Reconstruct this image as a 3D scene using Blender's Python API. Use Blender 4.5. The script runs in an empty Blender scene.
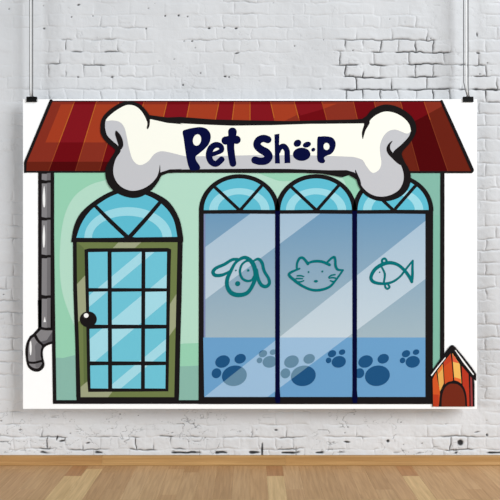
import bpy, bmesh, math, random
import numpy as np
from mathutils import Vector
from mathutils.geometry import tessellate_polygon

random.seed(7)
rng = np.random.default_rng(11)
SC = bpy.context.scene
COL = SC.collection

# ------------------------------------------------------------------ layout (metres)
D = 3.5                      # camera to wall
H = 1.07                     # eye height
GAP = 0.06                  # backdrop hangs this far off the wall
SW = 0.005                   # metres per picture unit on the wall plane
SB = SW * (D - GAP) / D      # the same on the backdrop
BX0, BX1, BY0, BY1 = 23.0, 477.0, 99.2, 408.8
BASE_Z = H - (BY1 - 250) * SB
BACK_LOC = Vector((0, -GAP, BASE_Z))

# ------------------------------------------------------------------ helpers
def lin(c):
    c = c / 255.0
    return c / 12.92 if c <= 0.04045 else ((c + 0.055) / 1.055) ** 2.4

INK_GAIN = 0.92

def rgb(c, k=1.0):
    return (lin(c[0]) * k, lin(c[1]) * k, lin(c[2]) * k, 1)

def new_mat(name, color=(1, 1, 1, 1), rough=0.8, spec=0.2, metal=0.0):
    m = bpy.data.materials.new(name)
    m.use_nodes = True
    b = m.node_tree.nodes['Principled BSDF']
    b.inputs['Base Color'].default_value = color
    b.inputs['Roughness'].default_value = rough
    b.inputs['Specular IOR Level'].default_value = spec
    b.inputs['Metallic'].default_value = metal
    return m

_inks = {}
def ink(c):
    if isinstance(c, bpy.types.Material):
        return c
    if c not in _inks:
        _inks[c] = new_mat('printed_ink_%d_%d_%d' % c, rgb(c, INK_GAIN), 0.9, 0.0)
    return _inks[c]

def ink_gradient(name, c_top, c_bot, y_top, y_bot):
    """ink whose printed colour runs from c_top to c_bot down the sheet"""
    m = new_mat(name, rgb(c_top, INK_GAIN), 0.9, 0.0)
    nt = m.node_tree
    tc = nt.nodes.new('ShaderNodeTexCoord')
    sx = nt.nodes.new('ShaderNodeSeparateXYZ')
    mr = nt.nodes.new('ShaderNodeMapRange')
    cr = nt.nodes.new('ShaderNodeValToRGB')
    mr.inputs['From Min'].default_value = (BY1 - y_bot) * SB
    mr.inputs['From Max'].default_value = (BY1 - y_top) * SB
    cr.color_ramp.elements[0].color = rgb(c_bot, INK_GAIN)
    cr.color_ramp.elements[1].color = rgb(c_top, INK_GAIN)
    nt.links.new(tc.outputs['Object'], sx.inputs[0])
    nt.links.new(sx.outputs['Z'], mr.inputs['Value'])
    nt.links.new(mr.outputs[0], cr.inputs[0])
    nt.links.new(cr.outputs[0], nt.nodes['Principled BSDF'].inputs['Base Color'])
    return m

def tag(o, label=None, cat=None, group=None, kind=None):
    if label: o['label'] = label
    if cat: o['category'] = cat
    if group: o['group'] = group
    if kind: o['kind'] = kind
    return o

def empty(name, loc):
    o = bpy.data.objects.new(name, None)
    o.location = loc
    o.empty_display_size = 0.1
    COL.objects.link(o)
    return o

def link(name, me, mats, parent=None):
    o = bpy.data.objects.new(name, me)
    COL.objects.link(o)
    if parent: o.parent = parent
    for m in mats: me.materials.append(m)
    return o

def from_bm(name, bm, mat, parent=None, smooth=False):
    me = bpy.data.meshes.new(name)
    bm.normal_update()
    bm.to_mesh(me); bm.free()
    if smooth:
        for p in me.polygons: p.use_smooth = True
    return link(name, me, [mat], parent)

def bm_box(bm, x0, x1, y0, y1, z0, z1, bev=0.0, seg=2):
    vs = [bm.verts.new(p) for p in ((x0,y0,z0),(x1,y0,z0),(x1,y1,z0),(x0,y1,z0),
                                    (x0,y0,z1),(x1,y0,z1),(x1,y1,z1),(x0,y1,z1))]
    fs = [bm.faces.new([vs[i] for i in f]) for f in
          ((0,3,2,1),(4,5,6,7),(0,1,5,4),(1,2,6,5),(2,3,7,6),(3,0,4,7))]
    if bev:
        es = list({e for f in fs for e in f.edges})
        bmesh.ops.bevel(bm, geom=es, offset=bev, segments=seg, affect='EDGES', profile=0.5)

def bm_tube(bm, pts, r, n=10):
    pts = [Vector(p) for p in pts]
    rings = []
    for i, p in enumerate(pts):
        t = (pts[min(i+1, len(pts)-1)] - pts[max(i-1, 0)]).normalized()
        a = t.cross(Vector((0, 1, 0)))
        if a.length < 1e-4: a = t.cross(Vector((1, 0, 0)))
        a.normalize(); b = t.cross(a)
        rings.append([bm.verts.new(p + (a*math.cos(2*math.pi*k/n) + b*math.sin(2*math.pi*k/n))*r) for k in range(n)])
    for q, w in zip(rings, rings[1:]):
        for k in range(n):
            bm.faces.new((q[k], q[(k+1) % n], w[(k+1) % n], w[k]))
    bm.faces.new(list(reversed(rings[0]))); bm.faces.new(rings[-1])

# ---- flat printed shapes, in the sheet's own drawing units -------------------
def crop(x0, y0, s):
    return lambda pts: [(x0 + p[0]/s, y0 + p[1]/s) for p in pts]

def smooth(pts, closed=True, k=6):
    n = len(pts); out = []
    rng_ = range(n) if closed else range(n-1)
    for i in rng_:
        if closed:
            a, b, c, d = pts[(i-1) % n], pts[i], pts[(i+1) % n], pts[(i+2) % n]
        else:
            a, b, c, d = pts[max(i-1,0)], pts[i], pts[i+1], pts[min(i+2,n-1)]
        for j in range(k):
            t = j/k
            out.append(tuple(0.5*((2*b[q]) + (-a[q]+c[q])*t + (2*a[q]-5*b[q]+4*c[q]-d[q])*t*t
                                  + (-a[q]+3*b[q]-3*c[q]+d[q])*t**3) for q in (0, 1)))
    if not closed: out.append(tuple(pts[-1]))
    return out

def ell(cx, cy, rx, ry, rot=0, n=28, a0=0, a1=360):
    r = math.radians(rot); out = []
    full = abs(a1-a0) >= 360
    for i in range(n if full else n+1):
        t = math.radians(a0 + (a1-a0)*i/n)
        x, y = rx*math.cos(t), ry*math.sin(t)
        out.append((cx + x*math.cos(r) - y*math.sin(r), cy + x*math.sin(r) + y*math.cos(r)))
    return out

def rect(x0, y0, x1, y1):
    return [(x0,y0),(x1,y0),(x1,y1),(x0,y1)]

def area(p):
    return 0.5*sum(p[i][0]*p[(i+1)%len(p)][1] - p[(i+1)%len(p)][0]*p[i][1] for i in range(len(p)))

def clip(poly, conv):
    """cut poly to the convex polygon conv"""
    if area(conv) < 0: conv = conv[::-1]
    out = list(poly)
    for i in range(len(conv)):
        a, b = conv[i], conv[(i+1) % len(conv)]
        side = lambda p: (b[0]-a[0])*(p[1]-a[1]) - (b[1]-a[1])*(p[0]-a[0])
        src, out = out, []
        for j in range(len(src)):
            p, q = src[j], src[(j+1) % len(src)]
            sp, sq = side(p), side(q)
            if sp >= 0: out.append(p)
            if (sp >= 0) != (sq >= 0):
                t = sp/(sp-sq)
                out.append((p[0]+(q[0]-p[0])*t, p[1]+(q[1]-p[1])*t))
        if len(out) < 3: return []
    return out

STEP = 0.00020               # thickness of one pass of print

class Ink:
    """collects printed shapes into one mesh (several inks)"""
    def __init__(self): self.v = []; self.f = []; self.m = []; self.mats = []; self.ns = 0
    def slot(self, c):
        m = ink(c)
        if m not in self.mats: self.mats.append(m)
        return self.mats.index(m)
    def fill(self, poly, c, layer, holes=()):
        if len(poly) < 3: return self
        loops = [list(poly)] + [list(h) for h in holes]
        tris = tessellate_polygon([[Vector((p[0], -p[1], 0)) for p in l] for l in loops])
        base = len(self.v); flat = [p for l in loops for p in l]
        for x, y in flat:
            self.v.append(((x-250)*SB, -0.0008 - layer*STEP, (BY1-y)*SB))
        s = self.slot(c)
        for t in tris:
            a, b, d = [flat[i] for i in t]
            cr = (b[0]-a[0])*(d[1]-a[1]) - (b[1]-a[1])*(d[0]-a[0])
            t = tuple(base+i for i in t)
            self.f.append(t if cr < 0 else t[::-1]); self.m.append(s)
        return self
    def stroke(self, pts, w, c, layer, closed=False, caps=True, sm=True, grow=0.6):
        """w: one width or one per point"""
        n0 = len(pts)
        ws = list(w) if isinstance(w, (list, tuple)) else [w]*n0
        if sm and n0 > 2:
            k = 6
            P = smooth(pts, closed, k)
            W = []
            for i in range(n0 if closed else n0-1):
                for j in range(k): W.append(ws[i] + (ws[(i+1) % n0]-ws[i])*j/k)
            if not closed: W.append(ws[-1])
        else: P, W = list(pts), ws
        W = [x + grow for x in W]
        n = len(P); L = []; R = []
        for i in range(n):
            a = P[(i-1) % n] if closed else P[max(i-1, 0)]
            b = P[(i+1) % n] if closed else P[min(i+1, n-1)]
            dx, dy = b[0]-a[0], b[1]-a[1]; l = math.hypot(dx, dy) or 1
            nx, ny = -dy/l*W[i]/2, dx/l*W[i]/2
            L.append((P[i][0]+nx, P[i][1]+ny)); R.append((P[i][0]-nx, P[i][1]-ny))
        self.ns += 1
        lay = layer + 0.18*(self.ns % 3)
        m = n if closed else n-1
        for i in range(m):
            j = (i+1) % n
            self.fill([L[i], L[j], R[j], R[i]], c, lay + 0.36*i/m)
        if caps and not closed:
            for e in (0, n-1):
                o = 1 if e == 0 else n-2
                ang = math.degrees(math.atan2(P[e][1]-P[o][1], P[e][0]-P[o][0]))
                self.fill(ell(P[e][0], P[e][1], W[e]/2, W[e]/2, ang, 8, -90, 90), c, lay + (0 if e == 0 else 0.36))
        return self
    def build(self, name, parent, label=None):
        me = bpy.data.meshes.new(name)
        me.from_pydata(self.v, [], self.f)
        me.polygons.foreach_set('material_index', self.m)
        o = link(name, me, self.mats, parent)
        if label: o['label'] = label
        return o

# ================================================================== THE SETTING
# ---- whitewashed brick wall: real relief, bricks in cross bond -----------------
def axis(a, b, f0, f1, fine, coarse):
    l = np.arange(a, f0, coarse); m = np.arange(f0, f1, fine); r = np.arange(f1, b + coarse*0.5, coarse)
    return np.concatenate([l, m, r])

WX = axis(-2.4, 2.4, -1.31, 1.31, 0.0030, 0.012)
WZ = axis(-0.02, 3.0, -0.01, 2.36, 0.0030, 0.012)
X, Z = np.meshgrid(WX, WZ)
U = X / SW + 250.0           # brick grid drawn in wall units of 5 mm
V = 250.0 + (H - Z) / SW

def noise(u, v, scale, seed):
    r = np.random.default_rng(seed)
    N = 256
    g = r.random((N, N)) * 2 - 1
    a, b = u/scale, v/scale
    i, j = np.floor(a).astype(int), np.floor(b).astype(int)
    fa, fb = a-i, b-j
    fa = fa*fa*fa*(fa*(fa*6-15)+10); fb = fb*fb*fb*(fb*(fb*6-15)+10)
    i0, i1, j0, j1 = i % N, (i+1) % N, j % N, (j+1) % N
    return (g[j0,i0]*(1-fa)+g[j0,i1]*fa)*(1-fb) + (g[j1,i0]*(1-fa)+g[j1,i1]*fa)*fb

def fbm(u, v, s, seed, o=4):
    t = 0; a = 1; w = 0
    for k in range(o):
        t = t + a*noise(u + 37.7*k, v + 91.3*k, s/2**k, seed+k); w += a; a *= 0.55
    return t/w

ROW = 12.42
u = U + 1.0*noise(U, V, 9, 1) + 0.5*noise(U, V, 3.5, 2)
v = V + 1.1*noise(U, V, 16, 3) + 0.6*noise(U, V, 4, 4)
row = np.floor((v - 2.4)/ROW)
d_bed = np.abs((v - 2.4)/ROW - np.round((v - 2.4)/ROW))*ROW
below = ((v - 2.4)/ROW - np.round((v - 2.4)/ROW)) > 0
head = (row.astype(int) % 2) == 1
pitch = np.where(head, 17.5, 35.0)
off = np.where(head, 380.5, np.where((row.astype(int) % 4) == 2, 391.5, 374.0))
q = (u - off)/pitch
d_head = np.abs(q - np.round(q))*pitch
brick_id = (np.floor(q).astype(int)*131 + row.astype(int)*977) % 4096
lut = rng.random(4096)

def box(x0, x1, y0, y1, s):
    def e(t): return 1/(1+np.exp(-t))
    return e((U-x0)/s)*e((x1-U)/s)*e((V-y0)/s)*e((y1-V)/s)

# how much of the joint the paint has left open: almost filled, except in a few patches
n_big = fbm(U, V, 34, 20, 3)
open_ = np.clip(0.16 + 0.42*n_big, 0.03, 0.6)
open_ = np.maximum(open_, 0.95*box(336, 470, 36, 104, 4)*np.clip(0.66+1.2*noise(U, V, 13, 31), 0, 1))
open_ = np.maximum(open_, 0.9*box(450, 520, 60, 106, 4)*np.clip(0.55+1.2*noise(U, V, 15, 32), 0, 1))
open_ = np.maximum(open_, 0.8*box(46, 124, 37, 76, 3)*np.clip(0.55+1.2*noise(U, V, 11, 33), 0, 1))
open_ = np.maximum(open_, 0.42*box(476, 540, 104, 420, 3)*np.clip(0.4+1.3*noise(U, V, 18, 34), 0, 1))
open_ = np.maximum(open_, 0.5*box(-40, 22, 180, 460, 3)*np.clip(0.4+1.3*noise(U, V, 18, 35), 0, 1))
open_ = np.maximum(open_, 0.75*box(-60, 560, 430, 470, 3)*np.clip(-0.1+1.9*noise(U, V, 15, 36), 0, 1))
open_v = open_*np.clip(0.85+0.6*noise(U, V, 20, 41), 0.2, 1)
wj = 0.72
prof_b = np.exp(-(d_bed/wj)**2)
prof_h = np.exp(-(d_head/(wj*0.9))**2)
joint = np.maximum(prof_b*open_, prof_h*open_v)

relief = -0.0085*joint
edge = np.minimum(d_bed, d_head)
relief += 0.0012*np.clip(edge/3.0, 0, 1)*np.clip(open_*2, 0.15, 1)          # bricks stand proud
relief += 0.0022*(lut[brick_id]-0.5)*np.clip(edge/2.0, 0, 1)
relief += 0.0016*fbm(U, V, 22, 50, 3)
rough_amt = 0.5 + 0.7*box(-60, 560, 405, 470, 8) + 0.35*np.clip(fbm(U, V, 60, 55, 2)*2, 0, 1)
relief += 0.0011*rough_amt*fbm(U, V, 5.5, 60, 3)
# curling ridges and cracks of old paint
c1 = np.abs(fbm(U + 5*noise(U, V, 8, 70), V*1.6, 17, 71, 3))
crack = np.exp(-(c1/0.014)**2)*np.clip(fbm(U, V, 30, 75, 2)*3 + 0.1 + 0.5*box(-60, 560, 412, 470, 6), 0, 1)*rough_amt
relief -= 0.0020*crack
# small chips and holes
chips = np.zeros_like(U)
def pit(x, y, rx, ry, depth, rot=0.0):
    c, s = math.cos(rot), math.sin(rot)
    a = ((U-x)*c + (V-y)*s)/rx; b = (-(U-x)*s + (V-y)*c)/ry
    return depth*np.exp(-(a*a+b*b)**1.5)
known = [(460.4,442.6,2.9,2.9,1.0),(78.5,4.8,1.8,1.0,.6),(44,28.5,1.4,1,.6),(71.5,17,.9,.8,.6),(9,9,.9,.9,.5),
         (165,15.8,1,.9,.7),(178.5,15.5,1.1,.9,.8),(187.5,16.5,.9,.8,.6),(146,28.5,1,.9,.6),(209,28.2,1.4,.9,.8),
         (236,28.3,1.6,.9,.8),(224,27.6,1.2,.7,.6),(192,41,1.2,.8,.7),(184,41,.9,.7,.5),(237,53,2.6,.8,.7),(183,85,1,.9,.7),
         (225,76.4,1.4,.8,.8),(229,77,.9,.8,.7),(200.5,73,.8,.8,.6),(112,77,1.6,.8,.8),(78,77,1.2,.7,.7),
         (294.5,46,.7,.8,.6),(478,53,2,.8,.8),(477,34.5,.7,2.4,.7),(320,89,.8,.8,.6),(456,453,1.4,.9,.8),
         (62,441,3.0,1.0,.8),(57,438,.9,2.6,.7),(88,443,2.4,.9,.6),(276,430,1.8,1.0,.7),(347,442,3.2,.9,.8),
         (388,441,1.6,1.6,.8),(20,430,1.6,.7,.6),(205,438,1.2,.6,.5),(487,435,1.2,1.6,.7),(477,432,3.4,.8,.5)]
for (x, y, rx, ry, d_) in known: chips = np.maximum(chips, pit(x, y, rx, ry, d_, random.uniform(-.3,.3)))
for _ in range(70):
    x = random.uniform(-20, 520); y = random.choice([random.uniform(0, 98), random.uniform(408, 456), random.uniform(100, 410)])
    x0, x1 = int(np.searchsorted(WX, (x-266)*SW)), int(np.searchsorted(WX, (x-234)*SW))
    chips = np.maximum(chips, pit(x, y, random.uniform(.5, 1.1), random.uniform(.4, .8), random.uniform(.25, .6)))
# broken paint along the foot of the wall
foot = np.exp(-((V-452.6 + 0.8*noise(U, V, 6, 81))/1.1)**2)*np.clip(noise(U, V, 11, 82)*2.2-0.1 + 0.9*box(22, 48, 440, 460, 2) + 0.7*box(190, 226, 440, 460, 2), 0, 1)
vert = np.exp(-((U-262.2 + 0.5*noise(U, V, 5, 83))/0.9)**2)*box(240, 280, 443, 456, 0.6) + 0.5*np.exp(-((U-296)/0.8)**2)*box(290, 300, 447, 456, .6)
chips = np.maximum(chips, np.maximum(foot*0.9, vert*0.9))
relief -= 0.0060*chips
Y = -relief                                                              # out of the wall is -y
low = box(-60, 560, 412, 470, 6)
worn = np.clip(np.maximum(np.clip((joint-0.22)*1.75, 0, 1), np.clip(chips*2.3-0.3, 0, 1)) + (0.16+0.4*low)*crack, 0, 1)

nz, nx = X.shape
me = bpy.data.meshes.new('wall_back')
co = np.stack([X, Y, Z], -1).reshape(-1, 3).astype(np.float32)
idx = np.arange(nx*nz).reshape(nz, nx)
quads = np.stack([idx[:-1,:-1], idx[:-1,1:], idx[1:,1:], idx[1:,:-1]], -1).reshape(-1, 4).astype(np.int32)
nf = len(quads)
me.vertices.add(len(co)); me.vertices.foreach_set('co', co.ravel())
me.loops.add(nf*4); me.loops.foreach_set('vertex_index', quads.ravel())
me.polygons.add(nf); me.polygons.foreach_set('loop_start', np.arange(0, nf*4, 4, dtype=np.int32))
me.update(calc_edges=True)
me.polygons.foreach_set('use_smooth', np.ones(nf, dtype=bool))
at = me.attributes.new('worn', 'FLOAT', 'POINT')
at.data.foreach_set('value', worn.reshape(-1).astype(np.float32))
me.update()

wm = new_mat('whitewashed_brick', (0.72, 0.72, 0.72, 1), 0.75, 0.15)
nt = wm.node_tree; B = nt.nodes['Principled BSDF']
a_ = nt.nodes.new('ShaderNodeAttribute'); a_.attribute_name = 'worn'
tc = nt.nodes.new('ShaderNodeTexCoord')
ns = nt.nodes.new('ShaderNodeTexNoise'); ns.inputs['Scale'].default_value = 2.2; ns.inputs['Detail'].default_value = 5
ns2 = nt.nodes.new('ShaderNodeTexNoise'); ns2.inputs['Scale'].default_value = 160; ns2.inputs['Detail'].default_value = 3
cr = nt.nodes.new('ShaderNodeValToRGB')
cr.color_ramp.elements[0].position = 0.3; cr.color_ramp.elements[0].color = (0.59, 0.60, 0.62, 1)
cr.color_ramp.elements[1].position = 0.7; cr.color_ramp.elements[1].color = (0.67, 0.68, 0.70, 1)
mx = nt.nodes.new('ShaderNodeMix'); mx.data_type = 'RGBA'
mx.inputs[7].default_value = (0.028, 0.028, 0.030, 1)
bp = nt.nodes.new('ShaderNodeBump'); bp.inputs['Strength'].default_value = 0.25; bp.inputs['Distance'].default_value = 0.002
nt.links.new(tc.outputs['Object'], ns.inputs['Vector']); nt.links.new(tc.outputs['Object'], ns2.inputs['Vector'])
nt.links.new(ns.outputs['Fac'], cr.inputs[0]); nt.links.new(cr.outputs[0], mx.inputs[6])
nt.links.new(a_.outputs['Fac'], mx.inputs[0]); nt.links.new(mx.outputs[2], B.inputs['Base Color'])
nt.links.new(ns2.outputs['Fac'], bp.inputs['Height']); nt.links.new(bp.outputs[0], B.inputs['Normal'])
wall = link('wall_back', me, [wm]); wall['kind'] = 'structure'

# ---- strip parquet -------------------------------------------------------------
def wood(name, ramp, grain_axis='Y'):
    m = new_mat(name, (0.5, 0.3, 0.15, 1), 0.5, 0.25)
    nt = m.node_tree; B = nt.nodes['Principled BSDF']
    g = nt.nodes.new('ShaderNodeNewGeometry'); tc = nt.nodes.new('ShaderNodeTexCoord')
    mp = nt.nodes.new('ShaderNodeMapping')
    mp.inputs['Scale'].default_value = (90, 5, 90) if grain_axis == 'Y' else (3, 60, 110)
    vm = nt.nodes.new('ShaderNodeVectorMath'); vm.operation = 'ADD'
    cb = nt.nodes.new('ShaderNodeCombineXYZ')
    ml = nt.nodes.new('ShaderNodeMath'); ml.operation = 'MULTIPLY'; ml.inputs[1].default_value = 37.0
    nt.links.new(g.outputs['Random Per Island'], ml.inputs[0])
    nt.links.new(ml.outputs[0], cb.inputs[0]); nt.links.new(ml.outputs[0], cb.inputs[1])
    nt.links.new(tc.outputs['Object'], mp.inputs[0]); nt.links.new(mp.outputs[0], vm.inputs[0]); nt.links.new(cb.outputs[0], vm.inputs[1])
    ns = nt.nodes.new('ShaderNodeTexNoise'); ns.inputs['Scale'].default_value = 1.0; ns.inputs['Detail'].default_value = 4; ns.inputs['Distortion'].default_value = 0.6
    nt.links.new(vm.outputs[0], ns.inputs['Vector'])
    cr = nt.nodes.new('ShaderNodeValToRGB')
    el = cr.color_ramp.elements
    el[0].position = 0; el[0].color = rgb(ramp[0]); el[1].position = 1; el[1].color = rgb(ramp[-1])
    for i, c in enumerate(ramp[1:-1]):
        e = el.new((i+1)/(len(ramp)-1)); e.color = rgb(c)
    nt.links.new(g.outputs['Random Per Island'], cr.inputs[0])
    cr2 = nt.nodes.new('ShaderNodeValToRGB')
    cr2.color_ramp.elements[0].position = .3; cr2.color_ramp.elements[0].color = (.80, .76, .70, 1)
    cr2.color_ramp.elements[1].position = .7; cr2.color_ramp.elements[1].color = (1.06, 1.05, 1.03, 1)
    nt.links.new(ns.outputs['Fac'], cr2.inputs[0])
    mx = nt.nodes.new('ShaderNodeMix'); mx.data_type = 'RGBA'; mx.blend_type = 'MULTIPLY'; mx.inputs[0].default_value = 1
    nt.links.new(cr.outputs[0], mx.inputs[6]); nt.links.new(cr2.outputs[0], mx.inputs[7])
    nt.links.new(mx.outputs[2], B.inputs['Base Color'])
    return m

w_floor = wood('oak_strip', [(180,142,102),(187,149,109),(183,145,104),(192,156,116),(176,138,98),(188,151,110),(196,160,120),(185,146,104)])
w_pale = wood('pale_oak_strip', [(204,171,124),(208,176,130)])
w_red = wood('reddish_oak_strip', [(172,126,86),(176,132,92)])
w_dark = new_mat('floor_joint', (0.26, 0.16, 0.085, 1), 0.8, 0.1)
w_base = wood('skirting_oak', [(168,128,82),(172,132,84),(177,140,92)], 'X')

PW = 0.0800
floor_bm = bmesh.new()
def plank(bm, x0, x1, y0, y1, mi):
    g = 0.00015; c = 0.0004; z = 0.0
    o = [(x0+g,y0+g),(x1-g,y0+g),(x1-g,y1-g),(x0+g,y1-g)]
    i = [(x0+g+c,y0+g+c),(x1-g-c,y0+g+c),(x1-g-c,y1-g-c),(x0+g+c,y1-g-c)]
    vo = [bm.verts.new((p[0], p[1], z-0.0003)) for p in o]; vi = [bm.verts.new((p[0], p[1], z)) for p in i]
    f = [bm.faces.new(vi)] + [bm.faces.new((vo[k], vo[(k+1)%4], vi[(k+1)%4], vi[k])) for k in range(4)]
    for x in f: x.material_index = mi
x_start = (266.0-250)*SW*1.0
special = {0: 1, -12: 1, 8: 1}
for k in range(-31, 31):
    x0 = x_start + k*PW; x1 = x0 + PW
    y = -0.03; first = True
    if k in special:
        seq = [(0.155, 2), (0.62, 1)]
    else:
        r = (k*7) % 5
        seq = [([0.10, 0.62, 0.34, 0.05, 0.47][r], 0)]
    while y > -3.7:
        if seq: ln, mi = seq.pop(0)
        else: ln, mi = random.choice([.36, .42, .48, .55]), (1 if random.random() < .06 else 0)
        plank(floor_bm, x0, x1, y-ln, y, mi)
        y -= ln
f0 = len(floor_bm.faces)
vs = [floor_bm.verts.new(p) for p in ((-2.5,-4.3,-.002),(2.5,-4.3,-.002),(2.5,0.02,-.002),(-2.5,0.02,-.002))]
floor_bm.faces.new(vs).material_index = 3
me = bpy.data.meshes.new('floor'); floor_bm.normal_update(); floor_bm.to_mesh(me); floor_bm.free()
fl = link('floor', me, [w_floor, w_pale, w_red, w_dark]); fl['kind'] = 'structure'

# ---- oak skirting: boards butted end to end, with a thin bead at the foot --------
sk = bmesh.new()
cuts = [-2.4, -1.55, (103-250)*SW, (285-250)*SW, 1.62, 2.4]
for a, b in zip(cuts, cuts[1:]):
    prof = [(0.0,0.0),(-0.028,0.0),(-0.028,0.006),(-0.0265,0.009),(-0.022,0.012),(-0.020,0.018),(-0.020,0.041),(-0.018,0.0445),(-0.012,0.0455),(0.0,0.0455)]
    l = [sk.verts.new((a+.0004, p[0], p[1])) for p in prof]; r = [sk.verts.new((b-.0004, p[0], p[1])) for p in prof]
    n = len(prof)
    for i in range(n): sk.faces.new((l[i], l[(i+1)%n], r[(i+1)%n], r[i]))
    sk.faces.new(l[::-1]); sk.faces.new(r)
bmesh.ops.recalc_face_normals(sk, faces=sk.faces)
o = from_bm('baseboard_back', sk, w_base); o['kind'] = 'structure'

# ---- steel picture rail high on the wall, carrying the two hanging wires ----------
steel = new_mat('brushed_steel', (0.42, 0.42, 0.43, 1), 0.35, 0.5, 0.9)
rl = bmesh.new()
bm_box(rl, -1.5, 1.5, -GAP-0.008, -GAP+0.012, 2.60, 2.63, 0.002)
for x in (-1.35, 0, 1.35): bm_box(rl, x-.02, x+.02, -GAP+0.010, 0.01, 2.602, 2.628, 0.002)
o = from_bm('trim_1', rl, steel); o['kind'] = 'structure'

# ================================================================== THE BACKDROP
back = empty('photo_banner', BACK_LOC)
tag(back, 'wide white cloth banner printed with a cartoon pet shop front, hanging before the brick wall', 'banner')
fab = new_mat('white_backdrop_fabric', (0.955, 0.965, 0.975, 1), 0.85, 0.05)
nt = fab.node_tree; tcn = nt.nodes.new('ShaderNodeTexCoord'); wv = nt.nodes.new('ShaderNodeTexNoise')
wv.inputs['Scale'].default_value = 900
bpn = nt.nodes.new('ShaderNodeBump'); bpn.inputs['Strength'].default_value = .05; bpn.inputs['Distance'].default_value = .0003
nt.links.new(tcn.outputs['Object'], wv.inputs['Vector']); nt.links.new(wv.outputs['Fac'], bpn.inputs['Height'])
nt.links.new(bpn.outputs[0], nt.nodes['Principled BSDF'].inputs['Normal'])
bm = bmesh.new()
bm_box(bm, (BX0-250)*SB, (BX1-250)*SB, -0.0008, 0.0008, 0, (BY1-BY0)*SB, 0.0003, 1)
from_bm('fabric_sheet', bm, fab, back)

K = (30, 27, 28)             # outline black
NAVY = (9, 11, 50)

# ---- shop wall -------------------------------------------------------------------
LM, MM, DM = (183,223,204), (153,211,182), (139,186,173)
I = Ink()
I.fill([(52.4,172.5),(442,172.5),(442,402),(55,402)], LM, 1)
ed = smooth([(106,180),(90,185),(75.4,195.4),(66.6,210),(61.8,229),(59.8,255),(60.5,280),(64.5,300),(73.7,324),(84,345)], False)
I.fill([(52.4,172.5),(106,172.5)] + ed + [(84,402),(55,402)], MM, 2)
I.fill([(54,357.5),(63,358),(75,355),(84,353),(84,402),(55,402)], DM, 3)
I.fill([(172,345),(185,343.4),(205,342.8),(205,402),(172,402)], MM, 2)
I.fill([(172,366.6),(190,366),(205,365.2),(205,402),(172,402)], DM, 3)
I.fill([(258,172.5)] + smooth([(258,173),(268,177),(279,180.8),(290,181),(300,179.5),(312,174)], False), MM, 2)
I.fill([(338,172.5),(366,172.5),(368,208),(352,210),(349,192),(344,180)], MM, 2)
I.fill([(395,172.5),(442,172.5),(442,402),(432,402),(432,215),(420,190)], (133,186,170), 2)
I.fill([(432,215),(440.5,215),(440.5,402),(432,402)], (129,186,167), 3)
bw = I.build('printed_wall', back, 'mint green printed shop wall with darker green patches')
o = Ink().stroke([(51.9,172),(53.1,290),(54.8,402)], 3.0, K, 8, caps=False).build('wall_outline', bw, 'black outline down the left edge of the wall')
Ink().fill([(440.2,172),(444.4,172),(444.2,404),(439.8,404)], K, 8).build('wall_outline', bw, 'black outline down the right edge of the wall')
Ink().fill([(53.1,400),(205,400),(205,403.8),(53.1,403.8)], K, 8).build('wall_outline', bw, 'black line along the foot of the wall')

# ---- roof -------------------------------------------------------------------------
A3 = [(166,62,36),(137,49,35),(106,36,24)]      # rust planks: bright, middle, deep
B3 = [(131,24,32),(112,15,22),(80,11,14)]       # crimson planks
SEP = [(190,98,42),(163,72,38),(126,52,32)]
roof = [(50.6,101),(441.6,101),(472.6,170.5),(471,172.5),(25,172.5),(25,163)]
tops = [20, 74.4, 96.6, 119, 144, 167, 190, 219, 234.5, 250, 270.6, 294.2, 321.8, 353.3, 374.2, 400.4, 424.0, 520]
bots = [-30, 48.6, 75.6, 99.6, 125, 151, 176, 205, 226, 250, 286, 313, 341, 369, 391, 419, 447.7, 560]
lit = [(61,104.4),(300,104.4),(345,103.4),(322,109.5),(298,118.5),(270,128),(240,142.5),(45.5,142.5)]
mid = [(52,101),(441,101),(441,108),(423,117),(406,126),(380,160),(380,172.5),(25,172.5)]
I = Ink()
def bend(x0, x1, y):
    return x0 + (x1-x0)*(y-102)/69.0
for k in range(len(tops)-1):
    st = [(bend(tops[k],bots[k],95), 95), (bend(tops[k+1],bots[k+1],95), 95), (bend(tops[k+1],bots[k+1],176), 176), (bend(tops[k],bots[k],176), 176)]
    C = A3 if k % 2 == 0 else B3
    pl = clip(roof, st)
    if not pl: continue
    left = [p for p in [0]]
    I.fill(pl, C[2], 4)
    band2 = [(20,101),(330,101),(330,162),(290,162),(20,162)]
    I.fill(clip(clip(roof, st), [(20,101),(395,101),(395,161.5),(20,161.8)]), C[1] if True else 0, 5)
    I.fill(clip(clip(roof, st), [(395,101),(441.6,101),(441.8,107.6),(423,117),(406,126),(395,132)]), C[1], 5)
    for cv in ([(61,104.4),(300,104.4),(300,118),(270,128),(240,142.5),(45.5,142.5)], [(300,104.4),(343,103.6),(322,109.5),(300,118)]):
        I.fill(clip(clip(roof, st), cv), C[0], 6)
    if k:
        ln = [(bend(tops[k],bots[k],101.5), 101.5), (bend(tops[k],bots[k],171.5), 171.5)]
        I.stroke(ln, 0.9, SEP[2], 7, caps=False, sm=False, grow=0.0)
        lim = 142.5 if tops[k] < 260 else (118 if tops[k] < 310 else 103)
        if tops[k] < 395: I.stroke([ln[0], (bend(tops[k],bots[k],161.5),161.5)], 0.9, SEP[1], 8, caps=False, sm=False, grow=0.0)
        else: I.stroke([ln[0], (bend(tops[k],bots[k],120),120)], 0.9, SEP[1], 8, caps=False, sm=False, grow=0.0)
        if lim > 104: I.stroke([(bend(tops[k],bots[k],104.4),104.4), (bend(tops[k],bots[k],lim),lim)], 1.0, SEP[0], 9, caps=False, sm=False, grow=0.0)
ro = I.build('printed_roof', back, 'printed roof of slanting rust and crimson planks')
I = Ink()
I.stroke([(51.2,100.9),(25.4,162.5),(25.3,172)], [2.4,2.2,1.6], K, 10, sm=False)
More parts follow.
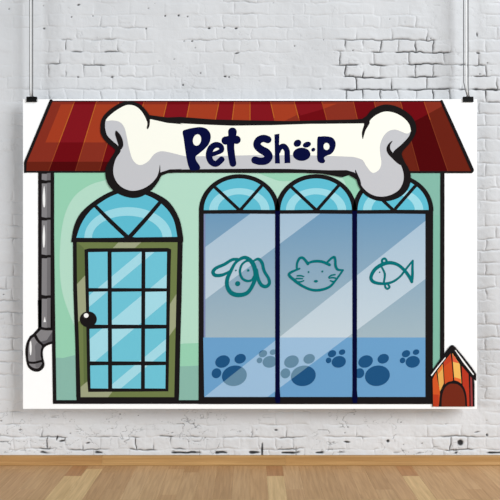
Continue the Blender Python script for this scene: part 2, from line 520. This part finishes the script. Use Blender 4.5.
I.fill([(24.6,171.0),(471,171.2),(473.2,169.6),(473.6,171.4),(472,173.2),(24.6,172.7)], K, 10)
I.stroke([(441.4,101.2),(458,138),(472.2,170)], [1.8,2.4,2.6], K, 10)
I.stroke([(50,101.3),(442,101.3)], 0.9, (52,24,26), 10, caps=False, sm=False, grow=0.0)
I.build('roof_outline', ro, 'black outline of the roof')

# ---- drainpipe ----------------------------------------------------------------------
G1, G2, G3 = (134,132,135), (112,110,113), (90,88,92)
c5 = crop(0, 300, 5.0)
I = Ink()
I.fill(rect(38.3, 172.5, 54.3, 332), K, 8)
I.fill(c5([(190,0),(192,140),(165,170)]) + smooth(c5([(150,180),(135,210),(128,245),(130,290),(140,332),(165,354),(195,357),(217,340),(223,318),(216,285),(216,250),(232,230),(268,216)]), False) + c5([(272,160),(272,0)]), K, 8)
dp = I.build('printed_drainpipe', back, 'grey printed drainpipe with black joints along the left of the shop wall')
joints = [(172.9,180.2),(182.6,217.4),(219.6,254.8),(257.4,295.2),(297.8,327.4)]
for a, b in joints:
    I = Ink()
    I.fill(smooth([(42.0,a+.9),(46,a+1.0),(50.6,a+.4),(50.6,b-.2),(46,b+.3),(41.8,b-.5)], True, 1), G1, 9)
    I.fill([(47.3,a+.3),(50.7,a+.1),(50.7,b+.1),(47.0,b-.1)], G2, 10)
    I.build('pipe_segment', dp, 'straight grey length of pipe')
I = Ink()
I.fill(c5([(206,147),(262,150),(262,205)]) + c5([(240,212),(218,222),(195,197),(182,172)]), G1, 9)
I.fill(c5([(262,158),(262,205),(240,212),(218,222),(205,208),(235,200)]), G3, 10)
I.fill(smooth(c5([(172,184),(185,203),(208,228),(204,250),(203,280),(206,300),(172,308),(146,306),(142,270),(143,235),(152,202)])), G1, 9)
I.fill(smooth(c5([(190,212),(206,229),(202,255),(202,285),(205,299),(180,304),(178,260),(176,230)])), G2, 10)
I.fill(smooth(c5([(147,318),(172,319),(208,312),(206,325),(192,340),(172,340),(156,331)])), G1, 9)
I.fill(smooth(c5([(180,319),(207,314),(204,326),(190,337),(180,333)])), G2, 10)
I.stroke(c5([(200,141),(232,146),(264,146)]), 1.6, K, 11)
I.stroke(c5([(176,180),(190,203),(214,224)]), 1.6, K, 11)
I.stroke(c5([(142,311),(172,313),(212,303)]), 1.6, K, 11)
I.build('pipe_elbow', dp, 'curved grey spout at the foot of the pipe')
for hp in (smooth([(44.3,186),(45.4,196),(45.2,206),(43.6,206.5),(42.9,197)]), smooth([(44.2,225),(45.3,235),(44.8,246),(43.4,246.5),(42.9,236)]),
           [(45.0,316.5),(46.2,322),(43.6,322)], ell(30.8,348,1.1,7.2)):
    Ink().fill(hp, (246,246,246), 11).build('pipe_highlight', dp, 'white highlight drawn on the pipe')

# ---- door ------------------------------------------------------------------------------
FAN, RING = (96,191,214), (157,219,233)
GL, GLB = (112,198,219), (166,221,235)
OL, OLL, OLD = (112,126,76), (160,166,133), (97,112,67)
door = Ink()
door.fill([(73,240),(73.4,290),(75.4,345),(76.4,396),(77,403.5),(178.5,403.5),(179.2,396),(180.4,340),(181.6,300),(182.8,240)], K, 9)
door = door.build('printed_door', back, 'olive printed door with a gridded blue window under an arched fanlight')
I = Ink()
inn = [(76.8,242.2),(77.2,285),(79,340),(80.8,397),(174.3,397),(175.4,340),(176.6,290),(177.6,241.8)]
I.fill(inn, OL, 10)
I.fill([(76.8,242.2),(84,248),(85,276),(77.2,284)], OLD, 11)
I.fill([(83.2,318),(87.6,318),(89,380),(84,386)], OLD, 11)
I.fill([(113,248),(118.4,242.4),(141.5,242.2),(135,248)], OLL, 12)
I.fill([(77.2,284),(86,274.6),(86.4,314),(78.4,322)], OLL, 12)
I.fill([(80.7,387),(89,380),(90,391),(112.5,391.6),(108.4,397),(80.8,397)], OLL, 12)
I.fill([(168.6,306),(176.4,294),(175.8,327),(168.6,337)], OLL, 12)
I.build('door_frame', door, 'olive green door frame with paler slanting patches')
I = Ink()
I.fill([(84.6,249.6),(89,248.4),(168,248),(171.2,249.4),(170.6,270),(169.4,340),(168.4,391.2),(88.4,391.8),(87.4,380),(86.4,320)], K, 13)
gx = [(88.2,251.6,108.2),(111.4,251.2,142.0),(145.0,251.2,167.4)]
cells = []
cols = [((88.0,90.4),(108.0,108.6)), ((111.4,112.0),(142.0,141.4)), ((145.2,144.6),(167.4,165.8))]
rows = [(251.6,288.4),(291.2,324.9),(328.2,361.6),(364.8,388.6)]
def lerp(p, y): return p[0] + (p[1]-p[0])*(y-251.6)/137.0
diag = [(278,289.5),(322,349),(386,397.5)]
for (ca, cb_) in cols:
    for (ya, yb) in rows:
        cell = [(lerp(ca,ya)+.35,ya+.6),(lerp(cb_,ya)-.35,ya+.2),(lerp(cb_,yb)-.35,yb-.2),(lerp(ca,yb)+.35,yb-.4)]
        I.fill(cell, GL, 14)
        for (p, q_) in diag:
            f = lambda x, c: c - 0.84*(x-110)
            I.fill(clip(cell, [(80,f(80,p)),(180,f(180,p)),(180,f(180,q_)),(80,f(80,q_))]), GLB, 15)
I.build('door_window', door, 'light blue door window of twelve panes with slanting glints')
I = Ink()
fo = smooth([(71.4,241.6),(74,227),(80.6,213.4),(93.6,201.6),(110,192),(128,187),(146,190),(158,194.6),(170,203),(179.4,219),(183.2,237)], False)
I.fill(fo + [(183.2,242.2),(71.4,242.2)], K, 13)
fi = smooth([(76.4,238.2),(80.5,226),(87,215),(96,206),(113,195.6),(131,191.5),(150.8,197),(165,207),(173.7,220),(177.4,237)], False)
I.fill(fi, FAN, 14)
ring = ell(128.3,237.8,43.8,30.6,0,30,180,360) + ell(127.4,237.8,35.2,22,0,30,360,180)
I.fill(ring, RING, 15)
I.stroke([(94.6,205),(111,221.6),(128.5,238)], [2.6,3.4,3.6], K, 16)
I.stroke([(160.8,201.6),(146,219),(128.8,238)], [3.0,3.4,3.6], K, 16)
I.fill([(73,237.7),(120,238.2),(128,236.4),(136,237.4),(183,236.8),(183.2,241.8),(130,242.4),(73,242)], K, 16)
I.build('fanlight', door, 'arched blue fanlight with black spokes and a pale ring')
I = Ink()
I.fill(ell(88.5,319.2,8.5,7.9), K, 17)
I.fill(ell(86.4,315.4,2.4,2.3), (250,250,250), 18)
I.build('doorknob', door, 'round black doorknob with a white glint')

# ---- shop window --------------------------------------------------------------------------
win = Ink()
cen = [(239.3, 36.0), (316.0, 36.2), (393.0, 36.0)]
for cx, r in cen:
    win.fill(ell(cx, 211, r+4.4, 36.8, 0, 40, 180, 360), K, 9)
win.fill([(199,211),(433,211),(432.6,404),(198.6,404)], K, 9)
win = win.build('printed_shop_window', back, 'wide printed shop window of three tall arched bays')
glass = ink_gradient('printed_window_blue', (110,154,189), (165,186,197), 213, 338)
glint = ink_gradient('printed_window_glint', (166,193,215), (200,215,225), 213, 338)
LOW, LOWB = (109,162,207), (157,192,223)
PAW, PAWB = (33,84,131), (101,139,165)
panes = [(204.3,275.3),(279.6,352.5),(356.7,425.2)]
def slab(x, p): return p[1] + p[2]*(x-p[0])
b1u, b1l = (205,247.3,-.74), (205.6,299.3,-.748)
b2u, b2l = (206,395.6,-.797), (268,396.5,-.748)
def band(u_, l_):
    return [(195,slab(195,u_)),(440,slab(440,u_)),(440,slab(440,l_)),(195,slab(195,l_))]
BAND1, BAND2 = band(b1u, b1l), band(b2u, b2l)
TEAL = (12,112,118)
cdog, ccat, cfish = crop(205,250,6.667), crop(280,250,6.667), crop(355,245,6.667)
paws = [(234.4, 375.6, 1.0), (269.7, 361.7, .57), (303.3, 375.7, 1.0), (338.7, 361.7, .57), (377.3, 375.6, 1.0), (412.6, 361.7, .57)]
def paw_polys(x, y, s):
    return [ell(x, y, 12.5*s, 10.2*s, -12, 26), ell(x-11.8*s, y-14.2*s, 7.5*s, 6.0*s, -24, 22),
            ell(x+5.8*s, y-17.0*s, 5.8*s, 4.7*s, -22, 22), ell(x-17.9*s, y-2.5*s, 4.7*s, 5.1*s, 30, 20)]
for k, (xa, xb) in enumerate(panes):
    cx, r = cen[k]
    I = Ink()
    I.fill(rect(xa, 213.6, xb, 338), glass, 10)
    low = [(xa-(1.0 if k==0 else 0),337.4),(xb,337.4),(xb,396.8),(xa,396.8)]
    up = rect(xa, 213.6, xb, 337.4)
    for bd in (BAND1, BAND2): I.fill(clip(up, bd), glint, 11)
    I.fill(low, LOW, 11)
    I.fill(clip(low, BAND2), LOWB, 12)
    if k == 0: I.fill([(203.8,213.6),(205.4,213.6),(205.4,337),(203.8,337)], (128,140,180), 12)
    I.build('window_glass', win, ['blue glass of the left bay', 'blue glass of the middle bay', 'blue glass of the right bay'][k])
    I = Ink()
    I.fill(ell(cx, 210.4, r-.5, 31.9, 0, 40, 180, 360), FAN, 12)
    I.fill(ell(cx, 210.4, 30.2, 22.2, 0, 30, 180, 360) + ell(cx, 210.4, 21.6, 16, 0, 30, 360, 180), RING, 13)
    I.stroke([(cx-24.6,187),(cx+.6,210.6)], 2.6, K, 14, sm=False)
    I.stroke([(cx+23.4,184.6),(cx+.6,210.6)], 2.6, K, 14, sm=False)
    I.fill([(xa-4,210.2),(cx,209.8),(xb+4,210),(xb+4,214),(cx,213.6),(xa-4,213.8)], K, 14)
    I.build('fanlight', win, 'arched blue fanlight with two black spokes')
    for (x, y, s) in paws:
        if not (xa-8 < x < xb): continue
        I = Ink(); box_ = rect(xa, 337.4, xb, 396.8)
        for p in paw_polys(x, y, s):
            p = clip(p, box_)
            I.fill(p, PAW, 14)
            if p: I.fill(clip(p, BAND2), PAWB, 15)
        I.build('paw_print', win, 'large blue paw print' if s > .8 else 'small blue paw print')
for x in (277.5, 354.6):
    Ink().fill([(x-2.4,211),(x+2.4,211),(x+2.2,390),(x+2.9,398),(x+2.2,403),(x-1.6,403),(x-2.6,398),(x-2.2,390)], NAVY, 16).build('mullion', win, 'dark navy upright bar between two bays')
# dog
I = Ink()
I.stroke(cdog([(225,66),(265,50),(303,70),(328,110),(337,170),(320,230),(282,285),(225,300),(175,285),(148,240),(150,190),(175,135),(198,92)]),
         [w/6.667 for w in (16,20,24,26,24,20,22,26,26,22,22,18,14)], TEAL, 14, closed=True)
I.stroke(cdog([(215,62),(180,65),(130,95),(75,120),(54,146),(68,168),(112,167),(150,150),(182,128)]), [w/6.667 for w in (16,16,17,18,20,20,18,12,7)], TEAL, 14)
I.stroke(cdog([(326,72),(355,60),(380,85),(395,140),(424,190),(428,225),(405,243),(375,232),(354,190),(345,130)]), [w/6.667 for w in (10,15,18,16,16,18,20,20,18,12)], TEAL, 14)
I.stroke(cdog([(318,76),(280,72),(246,98),(233,145),(248,188),(280,206),(312,200),(326,175)]), [w/6.667 for w in (14,11,10,12,13,13,11,9)], TEAL, 14)
dog = I.build('dog_drawing', back, 'teal line drawing of a floppy-eared dog head')
for nm, x, y, r in (('drawn_eye',206,136,5.5),('drawn_eye',288,136,8.5),('drawn_nose',218,224,17)):
    p = cdog([(x,y)])[0]; Ink().fill(ell(p[0], p[1], r/6.667, r/6.667, n=16), TEAL, 15).build(nm, dog)
# cat
I = Ink()
I.stroke(ccat([(130,124),(60,160),(100,205),(150,240),(210,265),(270,266),(330,245),(372,200),(420,134)]), [w/6.667 for w in (8,15,17,13,14,15,13,10,8)], TEAL, 14)
I.stroke(ccat([(420,134),(384,130),(370,104),(368,70),(362,48),(344,54),(314,82)]), [w/6.667 for w in (8,13,14,13,14,12,10)], TEAL, 14)
I.stroke(ccat([(112,125),(114,88),(130,56),(150,52),(168,68),(186,92)]), [w/6.667 for w in (9,11,14,14,14,16)], TEAL, 14)
I.stroke(ccat([(188,86),(230,75),(280,78),(330,99)]), [w/6.667 for w in (10,15,15,15)], TEAL, 14)
cat = I.build('cat_drawing', back, 'teal line drawing of a whiskered cat head')
for a, b, m in (((115,172),(158,177),(136,171)),((108,190),(150,191),(130,190)),((122,212),(158,204),(140,211)),((366,164),(324,182),(342,169)),((368,187),(328,188),(348,184)),((362,211),(335,204),(347,209))):
    Ink().stroke(ccat([a,m,b]), [1.0,1.1,.7], TEAL, 14).build('drawn_whisker', cat)
for nm, x, y, rx, ry in (('drawn_eye',190,147,6,7),('drawn_eye',282,143,6,7),('drawn_nose',239,208,14,9)):
    p = ccat([(x,y)])[0]; Ink().fill(ell(p[0], p[1], rx/6.667, ry/6.667, n=16), TEAL, 15).build(nm, cat)
# fish
I = Ink()
I.stroke(cfish([(378,245),(360,210),(330,170),(285,132),(232,118),(180,130),(130,165),(106,215),(125,247),(190,258),(250,245),(300,210),(335,165),(384,104)]),
         [w/6.667 for w in (16,18,17,17,20,22,20,18,18,15,12,10,10,8)], TEAL, 14)
I.stroke(cfish([(384,104),(382,150),(382,200),(378,245)]), [w/6.667 for w in (9,13,15,14)], TEAL, 14)
I.stroke(cfish([(178,148),(198,195),(190,256)]), [1.1,1.6,1.3], TEAL, 14)
I.stroke(cfish([(182,122),(180,100),(196,90),(209,104),(205,120)]), 1.7, TEAL, 14)
I.stroke(cfish([(200,262),(202,282),(216,292),(229,280),(222,266)]), 1.5, TEAL, 14)
fish = I.build('fish_drawing', back, 'teal line drawing of a fish')
p = cfish([(164,181)])[0]; Ink().fill(ell(p[0], p[1], .75, .75, n=14), TEAL, 15).build('drawn_eye', fish)

# ---- bone sign -------------------------------------------------------------------------------
cl, crr, cm, cq = crop(95,95,4.55), crop(340,95,4.545), crop(180,90,3.846), crop(290,90,3.846)
outer = smooth(cl([(248,92),(229,66),(200,40),(155,29),(110,40),(60,74),(32,110),(25,150),(29,182),(50,213),(85,242),(92,256),(70,293),(51,328),(48,365),(60,405),(88,438),(130,460),(175,469),(215,461),(258,433),(288,395),(302,368)]), False)
outer += cl([(330,356),(400,352)]) + cm([(150,317),(300,319)]) + cq([(20,318),(120,322),(200,336)])
outer += smooth(crr([(40,364),(72,384),(80,404),(95,432),(120,459),(160,478),(210,483),(260,470),(296,444),(316,410),(321,370),(311,335),(291,300),(281,264),(311,226),(336,190),(346,155),(336,115),(306,81),(260,54),(215,44),(180,49),(145,67),(122,94)]), False)
outer += crr([(100,109),(60,112)]) + cq([(0,120)]) + cm([(300,118),(130,114),(0,104)]) + cl([(330,103)])
sign = Ink().fill(outer, K, 18).build('printed_bone_sign', back, 'big white cartoon bone sign across the roof, with a thick black outline')
top_in = cl([(52,150),(47,135)])
top_in = smooth(cl([(47,150),(50,116),(75,88),(115,60),(150,46),(185,52),(213,76),(232,108),(236,125)]), False)
top_shaft = cl([(254,111),(330,128),(400,134)]) + cm([(0,129),(100,134),(200,138),(350,136),(500,131)]) + cq([(100,131),(200,130)]) + crr([(108,130)])
top_r = smooth(crr([(108,172),(120,148),(137,115),(165,91),(205,76),(250,83),(290,106),(314,135),(321,163)]), False)
bot_r = smooth(crr([(321,163),(311,190),(281,223),(240,262),(256,290),(276,320),(288,360),(285,398),(265,433),(225,456),(180,462),(140,451),(107,425),(86,392),(76,362)]), False)
bot_shaft = crr([(64,352),(30,342)]) + cq([(150,309),(0,304)]) + cm([(300,303),(150,304),(0,306)]) + cl([(400,337),(340,339),(300,352)])
bot_l = smooth(cl([(290,352),(280,376),(254,405),(215,428),(170,436),(130,424),(101,398),(86,365),(85,330),(96,290),(118,254),(104,230),(80,209),(56,183),(47,150)]), False)
I = Ink()
I.fill(top_in + top_shaft + top_r + bot_r[1:] + bot_shaft + bot_l[:-1], (200,201,206), 19)
I.build('bone_shade', sign, 'light grey lower side of the bone')
I = Ink()
low_edge = smooth(crr([(321,166),(304,176),(280,168),(250,158),(220,165),(196,190),(181,230),(182,270),(187,308),(178,338),(155,354),(138,348),(118,322),(100,295),(60,282)]), False) \
    + cq([(150,254),(0,250)]) + cm([(400,252),(300,251)]) + cm([(100,255)]) + cl([(420,280)]) \
    + smooth(cl([(400,277),(340,262),(300,257),(270,270),(245,300),(215,318),(190,314),(170,290),(155,240),(145,190),(135,150),(115,125),(85,117),(52,119)]), False)
ti = [p for p in top_in if p[1] < 95+119/4.55]
I.fill(ti + top_shaft + top_r + low_edge, (255,255,244), 20)
I.build('bone_face', sign, 'creamy white upper face of the bone')
Ink().fill(smooth(cl([(236,108),(249,112),(250,130),(247,146),(240,156),(236,150),(239,132)])), K, 21).build('bone_crease', sign, 'black crease in a knob of the bone')
Ink().fill(smooth(cl([(96,163),(92,178),(98,200),(106,226),(112,252),(128,236),(128,210),(118,185),(106,170)])), K, 21).build('bone_crease', sign, 'black crease in a knob of the bone')
Ink().fill(smooth(cl([(296,318),(298,345),(296,368),(280,392),(270,398),(286,366),(292,345)])), K, 21).build('bone_crease', sign, 'black crease in a knob of the bone')
Ink().fill(smooth(crr([(126,112),(112,130),(100,165),(99,185),(103,201),(108,185),(116,160),(134,128)])), K, 21).build('bone_crease', sign, 'black crease in a knob of the bone')
Ink().fill(smooth(crr([(238,209),(222,220),(211,240),(214,262),(232,284),(262,312),(280,318),(270,285),(252,276),(238,262),(228,246),(228,228)])), K, 21).build('bone_crease', sign, 'black crease in a knob of the bone')
Ink().fill(smooth(crr([(69,340),(70,362),(80,390),(95,416),(92,390),(80,362)])), K, 21).build('bone_crease', sign, 'black crease in a knob of the bone')
# lettering
cp, cs = crop(175,115,5.882), crop(245,115,5.0)
INKL = (12,16,60)
def letter(label, fn):
    I = Ink(); fn(I); I.build('letter', sign, label)
letter('navy letter P', lambda I: I.fill(smooth(cp([(46,98),(72,84),(110,76),(152,72),(186,82),(207,108),(210,138),(199,172),(175,200),(147,224),(122,246),(126,270),(141,292),(149,310),(140,322),(110,327),(92,324),(80,302),(70,262),(60,202),(52,142)]), True, 5), INKL, 21,
       holes=[ell(175+130/5.882, 115+148/5.882, 24/5.882, 34/5.882, 12)]))
letter('navy letter e', lambda I: I.stroke(cp([(218,232),(250,222),(274,207),(268,184),(240,177),(212,196),(200,236),(212,274),(242,288),(274,262)]), [w/5.882 for w in (24,22,26,28,32,34,34,32,32,32)], INKL, 21))
def lt(I):
    I.stroke(cp([(338,100),(336,130),(327,180),(333,240),(341,286)]), [w/5.882 for w in (48,42,40,38,36)], INKL, 21)
    I.stroke(cp([(298,151),(330,143),(362,147)]), [w/5.882 for w in (46,36,46)], INKL, 21)
letter('navy letter t', lt)
letter('navy letter S', lambda I: I.stroke(cs([(114,124),(92,118),(68,128),(60,152),(80,173),(106,188),(118,208),(104,228),(75,232),(50,226)]), [w/5.0 for w in (34,34,34,34,36,38,38,36,34,34)], INKL, 21))
def lh(I):
    I.fill(cs([(147,98),(172,94),(170,165),(175,243),(150,243)]), INKL, 21)
    I.stroke(cs([(165,190),(176,164),(194,158),(209,178),(211,210),(212,241)]), [w/5.0 for w in (16,22,26,25,25,26)], INKL, 21, caps=False)
letter('navy letter h', lh)
def lp(I):
    I.fill(smooth(cs([(362,114),(380,108),(402,107),(436,114),(452,138),(449,168),(432,194),(404,206),(394,216),(400,230),(392,241),(373,239),(361,222),(360,170)]), True, 5), INKL, 21,
           holes=[ell(245+407/5, 115+158/5, 15/5, 18/5)])
letter('navy letter p', lp)
I = Ink()
for x, y, rx, ry, r in ((283,197,44,33,0),(262,142,20,17,-35),(309,149,21,14,-20),(341,174,10.5,9,-40)):
    p = cs([(x,y)])[0]; I.fill(ell(p[0], p[1], rx/5, ry/5, r), INKL, 21)
I.build('paw_print', sign, 'navy paw print standing in for the letter o')

# ---- kennel -------------------------------------------------------------------------------------
ck = crop(425,335,6.25)
ken = Ink()
ken.fill(ck([(44,262),(165,66),(300,262),(308,300),(308,446),(44,446)]), K, 18)
ken = ken.build('printed_kennel', back, 'small orange printed dog kennel in the lower right corner')
I = Ink()
I.fill(ck([(46,276),(68,228),(80,300),(90,340),(92,370),(84,446),(50,446)]), (208,88,42), 19)
I.fill(ck([(50,370),(84,372),(84,446),(52,446)]), (186,62,36), 20)
I.fill(ck([(76,222),(106,170),(110,200),(116,300),(92,352),(86,320)]), (232,174,90), 19)
I.fill(ck([(78,224),(104,180),(108,206),(82,244)]), (231,120,58), 20)
I.fill(ck([(114,166),(158,110),(168,200),(174,284),(140,296),(122,308)]), (203,80,38), 19)
I.fill(ck([(116,172),(158,120),(162,160),(120,196)]), (192,66,42), 20)
I.fill(ck([(168,112),(216,182),(222,250),(226,302),(206,288),(182,282)]), (243,188,98), 19)
I.fill(ck([(170,116),(210,176),(172,166)]), (224,96,66), 20)
I.fill(ck([(182,262),(222,274),(224,302),(204,288),(182,282)]), (232,110,58), 20)
I.fill(ck([(228,192),(270,240),(274,340),(276,446),(262,446),(256,370),(234,318)]), (184,58,38), 19)
I.fill(ck([(281,256),(292,266),(297,446),(284,446)]), (150,62,62), 19)
I.build('kennel_front', ken, 'orange, red and yellow upright planks of the kennel')
I = Ink()
I.fill(smooth(ck([(88,446),(90,380),(106,328),(136,296),(165,288),(206,294),(238,320),(256,370),(262,446)]), False), K, 21)
I.fill(smooth(ck([(102,446),(104,388),(119,335),(146,308),(167,303),(202,308),(230,334),(246,384),(250,446)]), False), (116,45,30), 22)
I.build('kennel_entrance', ken, 'dark brown arched entrance of the kennel')
I = Ink()
I.fill(ck([(26,248),(60,196),(100,140),(148,76),(160,62),(174,62),(186,72),(238,134),(290,200),(318,242),(318,286),(296,272),(240,206),(168,102),(120,162),(44,264)]), K, 23)
I.fill(ck([(35,250),(78,194),(124,138),(128,142),(82,200),(40,256)]), (250,250,250), 24)
I.fill(ck([(184,93),(190,94),(242,161),(304,245),(299,250),(234,168)]), (250,250,250), 24)
I.build('kennel_roof', ken, 'black kennel roof with white edging')

# ================================================================== CLIPS AND WIRES
black = new_mat('black_clip_metal', (0.005, 0.005, 0.005, 1), 0.5, 0.12)
wire_m = new_mat('dark_wire', (0.16, 0.16, 0.165, 1), 0.45, 0.4, 0.3)
cord_m = new_mat('white_nylon_cord', (0.86, 0.86, 0.86, 1), 0.5, 0.3)
ZT = BASE_Z + (BY1-BY0)*SB
def make_clip():
    root = empty('banner_clip', (0, -GAP, ZT))
    bm = bmesh.new()
    w = 5.2*SB
    bm_box(bm, -w, w, -0.0062, -0.0008, -3.0*SB, 0.0060, 0.0012)
    bm_box(bm, -w, w, 0.0008, 0.0062, -3.0*SB, 0.0060, 0.0012)
    bm_box(bm, -w, w, -0.0062, 0.0062, 0.0006, 2.4*SB, 0.0014)
    from_bm('clip_body', bm, black, root)
    bm = bmesh.new()
    bm_tube(bm, [(-.008,0,2.2*SB),(-.008,0,2.2*SB+.004),(-.004,0,2.2*SB+.008),(.004,0,2.2*SB+.008),(.008,0,2.2*SB+.004),(.008,0,2.2*SB)], .0011, 8)
    from_bm('clip_loop', bm, black, root)
    return root
def copy_tree(o, parent=None):
    c = o.copy(); COL.objects.link(c)
    if parent: c.parent = parent
    for ch in list(o.children): copy_tree(ch, c)
    return c
clipL = make_clip(); clipL.location.x = (31.8-250)*SB
tag(clipL, "small black clip gripping the banner's top corner left of the printed roof", 'clip', 'clips along the top of the banner')
clipR = copy_tree(clipL); clipR.location.x = (468.0-250)*SB
clipR['label'] = "small black clip gripping the banner's top corner right of the printed roof"

def make_wire(name, xs, loc_x):
    root = empty(name, (loc_x, -GAP, ZT + 2.4*SB))
    top = 2.602 - root.location.z
    z0 = 0.0015
    for (x, xb, r, mat, nm) in xs:
        bm = bmesh.new()
        bm_tube(bm, [(xb*SB, -.0005, z0), ((xb+(x-xb)*.5)*SB, -.0005, z0+.03), (x*SB, -.0005, z0+.07), (x*SB, -.0005, top*.5), (x*SB, -.0005, top)], r, 10)
        from_bm(nm, bm, mat, root, True)
    return root
wl = make_wire('hanging_wire', [(-2.2, -1.7, .0018, wire_m, 'dark_strand'), (-.9, -.8, .0026, cord_m, 'white_cord'), (.75, .6, .0036, wire_m, 'dark_strand')], (31.8-250)*SB)
tag(wl, 'thin white-cored wire rising from the clip left of the printed roof', 'wire', 'wires holding up the banner')
wr = make_wire('hanging_wire', [(-4.3, -.6, .0027, wire_m, 'dark_strand'), (-1.9, 0, .0026, cord_m, 'white_cord'), (.1, .4, .0031, wire_m, 'dark_strand')], (468.0-250)*SB)
tag(wr, 'thin wire of two dark strands rising from the clip right of the printed roof', 'wire', 'wires holding up the banner')

# ================================================================== LIGHT, CAMERA
W = bpy.data.worlds.new('studio_room'); SC.world = W; W.use_nodes = True
W.node_tree.nodes['Background'].inputs[0].default_value = (0.93, 0.97, 1.0, 1)
W.node_tree.nodes['Background'].inputs[1].default_value = 0.15

def area_light(name, loc, target, sx, sy, power):
    l = bpy.data.lights.new(name, 'AREA'); l.shape = 'RECTANGLE'; l.size = sx; l.size_y = sy; l.energy = power; l.color = (0.955, 0.985, 1.0)
    o = bpy.data.objects.new(name, l); COL.objects.link(o); o.location = loc
    o.rotation_euler = (Vector(target) - Vector(loc)).to_track_quat('-Z', 'Y').to_euler()
    return o
area_light('studio_softbox', (9.0, -6.0, 6.5), (0.0, 0, 1.1), 6.0, 6.0, 2450)
area_light('studio_softbox', (-8.0, -5.5, 1.0), (0.0, 0, 1.2), 4.0, 1.7, 640)

cam = bpy.data.cameras.new('camera'); co_ = bpy.data.objects.new('camera', cam); COL.objects.link(co_)
co_.location = (0, -D, H); co_.rotation_euler = (math.radians(90), 0, 0)
cam.sensor_width = 36; cam.lens = 36*D/(500*SW)
cam.clip_start = 0.05
SC.camera = co_
SC.view_settings.view_transform = 'Standard'; SC.view_settings.look = 'None'
SC.view_settings.gamma = 1; SC.view_settings.use_curve_mapping = False
SC.view_settings.exposure = -0.35
